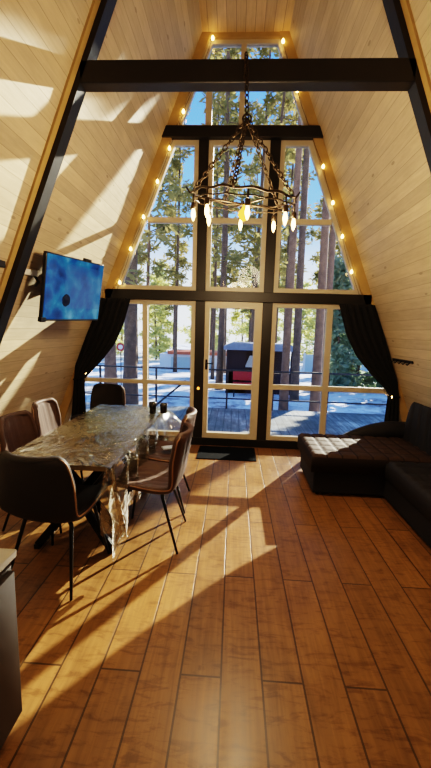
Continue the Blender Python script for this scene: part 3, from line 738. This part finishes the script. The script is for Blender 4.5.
pine_meshes('fira', 11, .14, .5, 11, 70, 2.6, (4, 6), .5)
pine_meshes('firb', 9, .12, .3, 12, 60, 2.8, (4, 6), .5)
pine_meshes('youngfir', 5.6, .08, .15, 13, 64, 1.25, (5, 8), .38)
near = [
 ('bigpine', -2.84, 4.75, 'thick pine just beyond the deck railing, behind the table-side window', 'bark', 1, 0),
 ('bigpine', -3.92, 6.3, 'thick pine half hidden by the table-side curtain', 'bark_red', .97, 2.0),
 ('midpine', -.53, 8.87, 'straight pine seen through the glazed door beside the dark hut', 'bark', 1, .6),
 ('highpine', 1.41, 4.77, 'pine just outside the sofa-side window, closest to the black post', 'bark_red', .95, 1.2),
 ('highpine', 1.96, 6.3, 'second pine from the black post in the sofa-side window', 'bark', 1.05, 2.4),
 ('highpine', 2.23, 4.67, 'pine standing right behind the mullion of the sofa-side window', 'bark_red', 1.0, 3.4),
 ('leanpine', 1.15, 9.6, 'leaning slim pine above the roof of the dark hut', 'bark', 1, 0),
 ('slimpine', 7.25, 16.2, 'thin far pine in front of the long pale fence', 'bark', 1, .3),
 ('slimpine', -1.05, 13.1, 'thin far pine left of the straight pine behind the door', 'bark', .9, 1.3),
 ('midpine', .86, 12.1, 'far pine whose trunk rises behind the dark hut', 'bark', .95, 2.2),
 ('slimpine', -3.94, 11.1, 'thin reddish pine beyond the slanted table-side window', 'bark_red', 1, 3.1),
 ('highpine', 3.5, 9.1, 'pale reddish pine high in the slanted sofa-side window', 'bark_red', 1.15, 4.2),
 ('tallpine', 6.13, 9.3, 'tall pine with a high dense crown past the sofa-side curtain', 'bark', 1, 1.0),
 ('slimpine', 2.66, 14.1, 'thin far pine in the upper sofa-side window beside the post', 'bark', 1.05, 5.0),
]
for key, x, y, lab, bk, s, rz in near:
    tree('pine_tree', key, x, y, lab, M[bk], M['needles'], s, rz, 'pines around the deck')
rnd = random.Random(21)
# sunlit evergreens of the tree line far behind the snow
for row, y in enumerate((28.5, 33.5, 39.0)):
    dd = y + 4.86; x = -.52 * dd + row * 1.9; k = 0
    while x < .38 * dd:
        tree('evergreen_tree', 'fira' if (k + row) % 2 else 'firb', x, y + rnd.uniform(-.2, .2), 'yellow-green sunlit evergreen in the tree line far beyond the snow', M['bark'], M['firneedles'], rnd.uniform(.80, .92) + .09 * row, rnd.uniform(0, 6), 'sunlit tree line beyond the snow')
        x += 5.0; k += 1
pine_meshes('farpine', 21, .11, 4.5, 13, 60, 1.5, (5, 8), .36)
pine_meshes('farpineb', 20, .13, 5.5, 15, 56, 1.5, (5, 8), .36)
for row, y in enumerate((17.6, 24.2)):
    dd = y + 4.86; x = -.44 * dd + row * 1.6; k = 0
    while x < .33 * dd:
        tree('pine_tree', 'farpine' if (k + row) % 2 else 'farpineb', x, y + rnd.uniform(-.3, .3), 'slender far pine rising between the nearer trunks', M['bark'], M['needles'], rnd.uniform(.9, 1.12), rnd.uniform(0, 6), 'far pines behind the nearer trunks')
        x += 3.1; k += 1
for x, y, s, lab in ((4.3, 10.2, .95, 'dark young fir beyond the railing, closest to the mullion'), (5.4, 10.9, 1.05, 'dark young fir second from the mullion, partly behind the curtain'), (6.6, 10.0, 1.0, 'dark young fir hidden mostly by the curtain edge'), (7.8, 10.8, 1.0, 'dark young fir at the far side of the plot')):
    tree('fir_tree', 'youngfir', x, y, lab, M['bark'], M['darkfir'], s, x, 'young firs beyond the deck')

# dark hut
hx0, hx1, hy0, hy1 = -.20, 2.02, 7.5, 9.0; hz = gz(7.5)
ht = empty('garden_hut', ((hx0 + hx1) / 2, hy0, hz), 0, 'dark open garden hut with frosted roof beyond the railing', 'hut'); o0 = at0(ht)
b = MB(); b.box(hx0 - .15, hx1 + .15, hy0 - .2, hy1 + .1, 1.0, 1.10); b.prism_xz([(hx0 - .15, 1.10), (hx1 + .15, 1.10), (hx1 - .1, 1.22), (hx0 + .2, 1.24)], hy0 - .2, hy1 + .1); b.build('roof', M['hutroof'], ht, loc=o0)
b = MB(); b.box(hx0, hx1, hy1 - .05, hy1, hz, 1.0); b.build('rear_wall', M['hut'], ht, loc=o0)
b = MB(); b.box(hx0, hx0 + .62, hy0, hy0 + .05, hz, 1.0); b.box(hx0, hx1, hy0, hy0 + .05, hz, .22); b.build('front_panel', M['hut'], ht, loc=o0)
for x in (hx0, .95, 1.25, hx1):
    b = MB(); b.box(x - .05, x + .05, hy0 - .05, hy0 + .05, hz, 1.0); b.build('post', M['hut'], ht, loc=o0)
b = MB(); b.box(hx0 + .5, hx1 - .6, hy0 - .16, hy0 + .12, .22, .27); b.build('counter', M['frame'], ht, loc=o0)
b = MB(); b.prism_xz([(.45, .27), (1.0, .27), (.9, .72), (.62, .72)], 8.9, 8.93); b.build('white_screen', M['white'], ht, loc=o0)
bn = empty('garden_bench', (.45, 6.9, gz(6.9)), 0, 'red bench standing in front of the dark hut', 'bench'); o0 = at0(bn); z_ = gz(6.9)
b = MB(); b.box(0, .85, 6.7, 7.0, z_ + .40, z_ + .45); b.build('seat', M['red'], bn, loc=o0)
b = MB(); b.box(0, .85, 7.0, 7.04, z_ + .5, z_ + .85); b.build('backrest', M['red'], bn, loc=o0)
for x in (.05, .8):
    for y in (6.73, 7.0): b = MB(); b.box(x - .025, x + .025, y - .02, y + .02, z_ - .05, z_ + .5 if y > 6.9 else z_ + .4); b.build('leg', M['rail'], bn, loc=o0)
# white garage building far left
gy = 20.0; z_ = gz(gy) - .05
ga = empty('garage_building', (-2.8, gy, z_), 0, 'low white outbuilding with orange red roof edge across the snow', 'building'); o0 = at0(ga)
b = MB(); b.box(-5.2, -.3, gy, gy + 2.4, z_, -.05); b.build('wall', M['white'], ga, loc=o0)
b = MB(); b.box(-4.6, -.1, gy - .3, gy + 2.6, -.05, .16); b.build('roof', M['redroof'], ga, loc=o0)
for x0 in (-4.4, -2.7):
    b = MB(); b.box(x0, x0 + 1.4, gy - .03, gy + .01, z_, -.25); b.build('garage_door', M['garage'], ga, loc=o0)
fn = empty('pale_fence', (9, 22, gz(22)), 0, 'long pale board fence far across the snow', 'fence'); o0 = at0(fn); z_ = gz(22) - .05
b = MB(); b.box(5.2, 15, 22, 22.06, z_, .1); b.build('board_panel', M['garage'], fn, loc=o0)
for k in range(6): b = MB(); b.box(5.2 + 1.9 * k, 5.34 + 1.9 * k, 21.93, 22.0, z_, .22); b.build('post', M['white'], fn, loc=o0)
sg = empty('road_sign', (-4.14, 8.0, gz(8)), 0, 'small round red and white sign on a post between the thick pines', 'sign'); o0 = at0(sg)
b = MB(); b.tube([(-4.14, 8.03, gz(8) - .1), (-4.14, 8.03, 1.05)], .02, 8); b.build('post', M['rail'], sg, loc=o0)
b = MB()
for i in range(1): b.tube([(-4.14, 7.99, .94), (-4.14, 8.01, .94)], [.15, .15], 24)
b.build('sign_face', M['red'], sg, loc=o0)
b = MB(); b.tube([(-4.14, 7.984, .94), (-4.14, 7.989, .94)], [.085, .085], 20); b.build('sign_centre', M['signwhite'], sg, loc=o0)

# ------------------------------------------------------------------ light
az, el = math.radians(31.5), math.radians(23.3)
sdir = Vector((math.sin(az) * math.cos(el), math.cos(az) * math.cos(el), math.sin(el)))
L = bpy.data.lights.new('sun', 'SUN'); L.energy = 12.0; L.angle = math.radians(.55); L.color = (1, .89, .70)
so = bpy.data.objects.new('sun', L); C.objects.link(so); so.rotation_euler = (-sdir).to_track_quat('-Z', 'Y').to_euler(); so.location = (10, 15, 12)
def lamp(name, loc, e, col, r):
    l = bpy.data.lights.new(name, 'POINT'); l.energy = e; l.color = col; l.shadow_soft_size = r
    o = bpy.data.objects.new(name, l); C.objects.link(o); o.location = loc
lamp('chandelier_glow', (.035, -2.08, 2.30), 60, (1, .72, .42), .25)
lamp('kitchen_lamp', (.4, -6.6, 3.3), 46, (1, .78, .52), .35)  # unseen warm fill added behind the camera, no fixture modelled
w = bpy.data.worlds.new('sky'); sc.world = w; w.use_nodes = True; nt = w.node_tree; nt.nodes.clear()
t = nd(nt, 'ShaderNodeTexCoord'); s = nd(nt, 'ShaderNodeSeparateXYZ'); lk(nt, t.outputs['Generated'], s.inputs[0])
col = ramp(nt, s.outputs[2], [(0.0, (.90, .92, .95)), (.13, (.78, .87, .98)), (.27, (.18, .43, .93)), (.5, (.10, .30, .82))])
bg = nd(nt, 'ShaderNodeBackground'); lk(nt, col, bg.inputs[0]); bg.inputs[1].default_value = 1.35
o = nd(nt, 'ShaderNodeOutputWorld'); lk(nt, bg.outputs[0], o.inputs[0])

# ------------------------------------------------------------------ camera
p, r, yw = .1464, .0296, -.0486
F = Vector((math.sin(yw) * math.cos(p), math.cos(yw) * math.cos(p), -math.sin(p)))
rt = Vector((math.cos(yw), -math.sin(yw), 0)); up = rt.cross(F)
R = rt * math.cos(r) + up * math.sin(r); U = -rt * math.sin(r) + up * math.cos(r)
cam = bpy.data.cameras.new('camera'); cam.sensor_fit = 'HORIZONTAL'; cam.sensor_width = 36; cam.lens = 355.5477 / 431 * 36; cam.clip_end = 300
co = bpy.data.objects.new('camera', cam); C.objects.link(co)
co.matrix_world = Matrix(((R.x, U.x, -F.x, 0), (R.y, U.y, -F.y, -4.8571), (R.z, U.z, -F.z, 1.6), (0, 0, 0, 1)))
sc.camera = co
sc.view_settings.view_transform = 'Filmic'; sc.view_settings.look = 'High Contrast'; sc.view_settings.exposure = 0.6
sc.cycles.max_bounces = 8; sc.cycles.transparent_max_bounces = 24; sc.cycles.use_denoising = True
sc.cycles.sample_clamp_indirect = 6.0; sc.cycles.caustics_reflective = False; sc.cycles.caustics_refractive = False
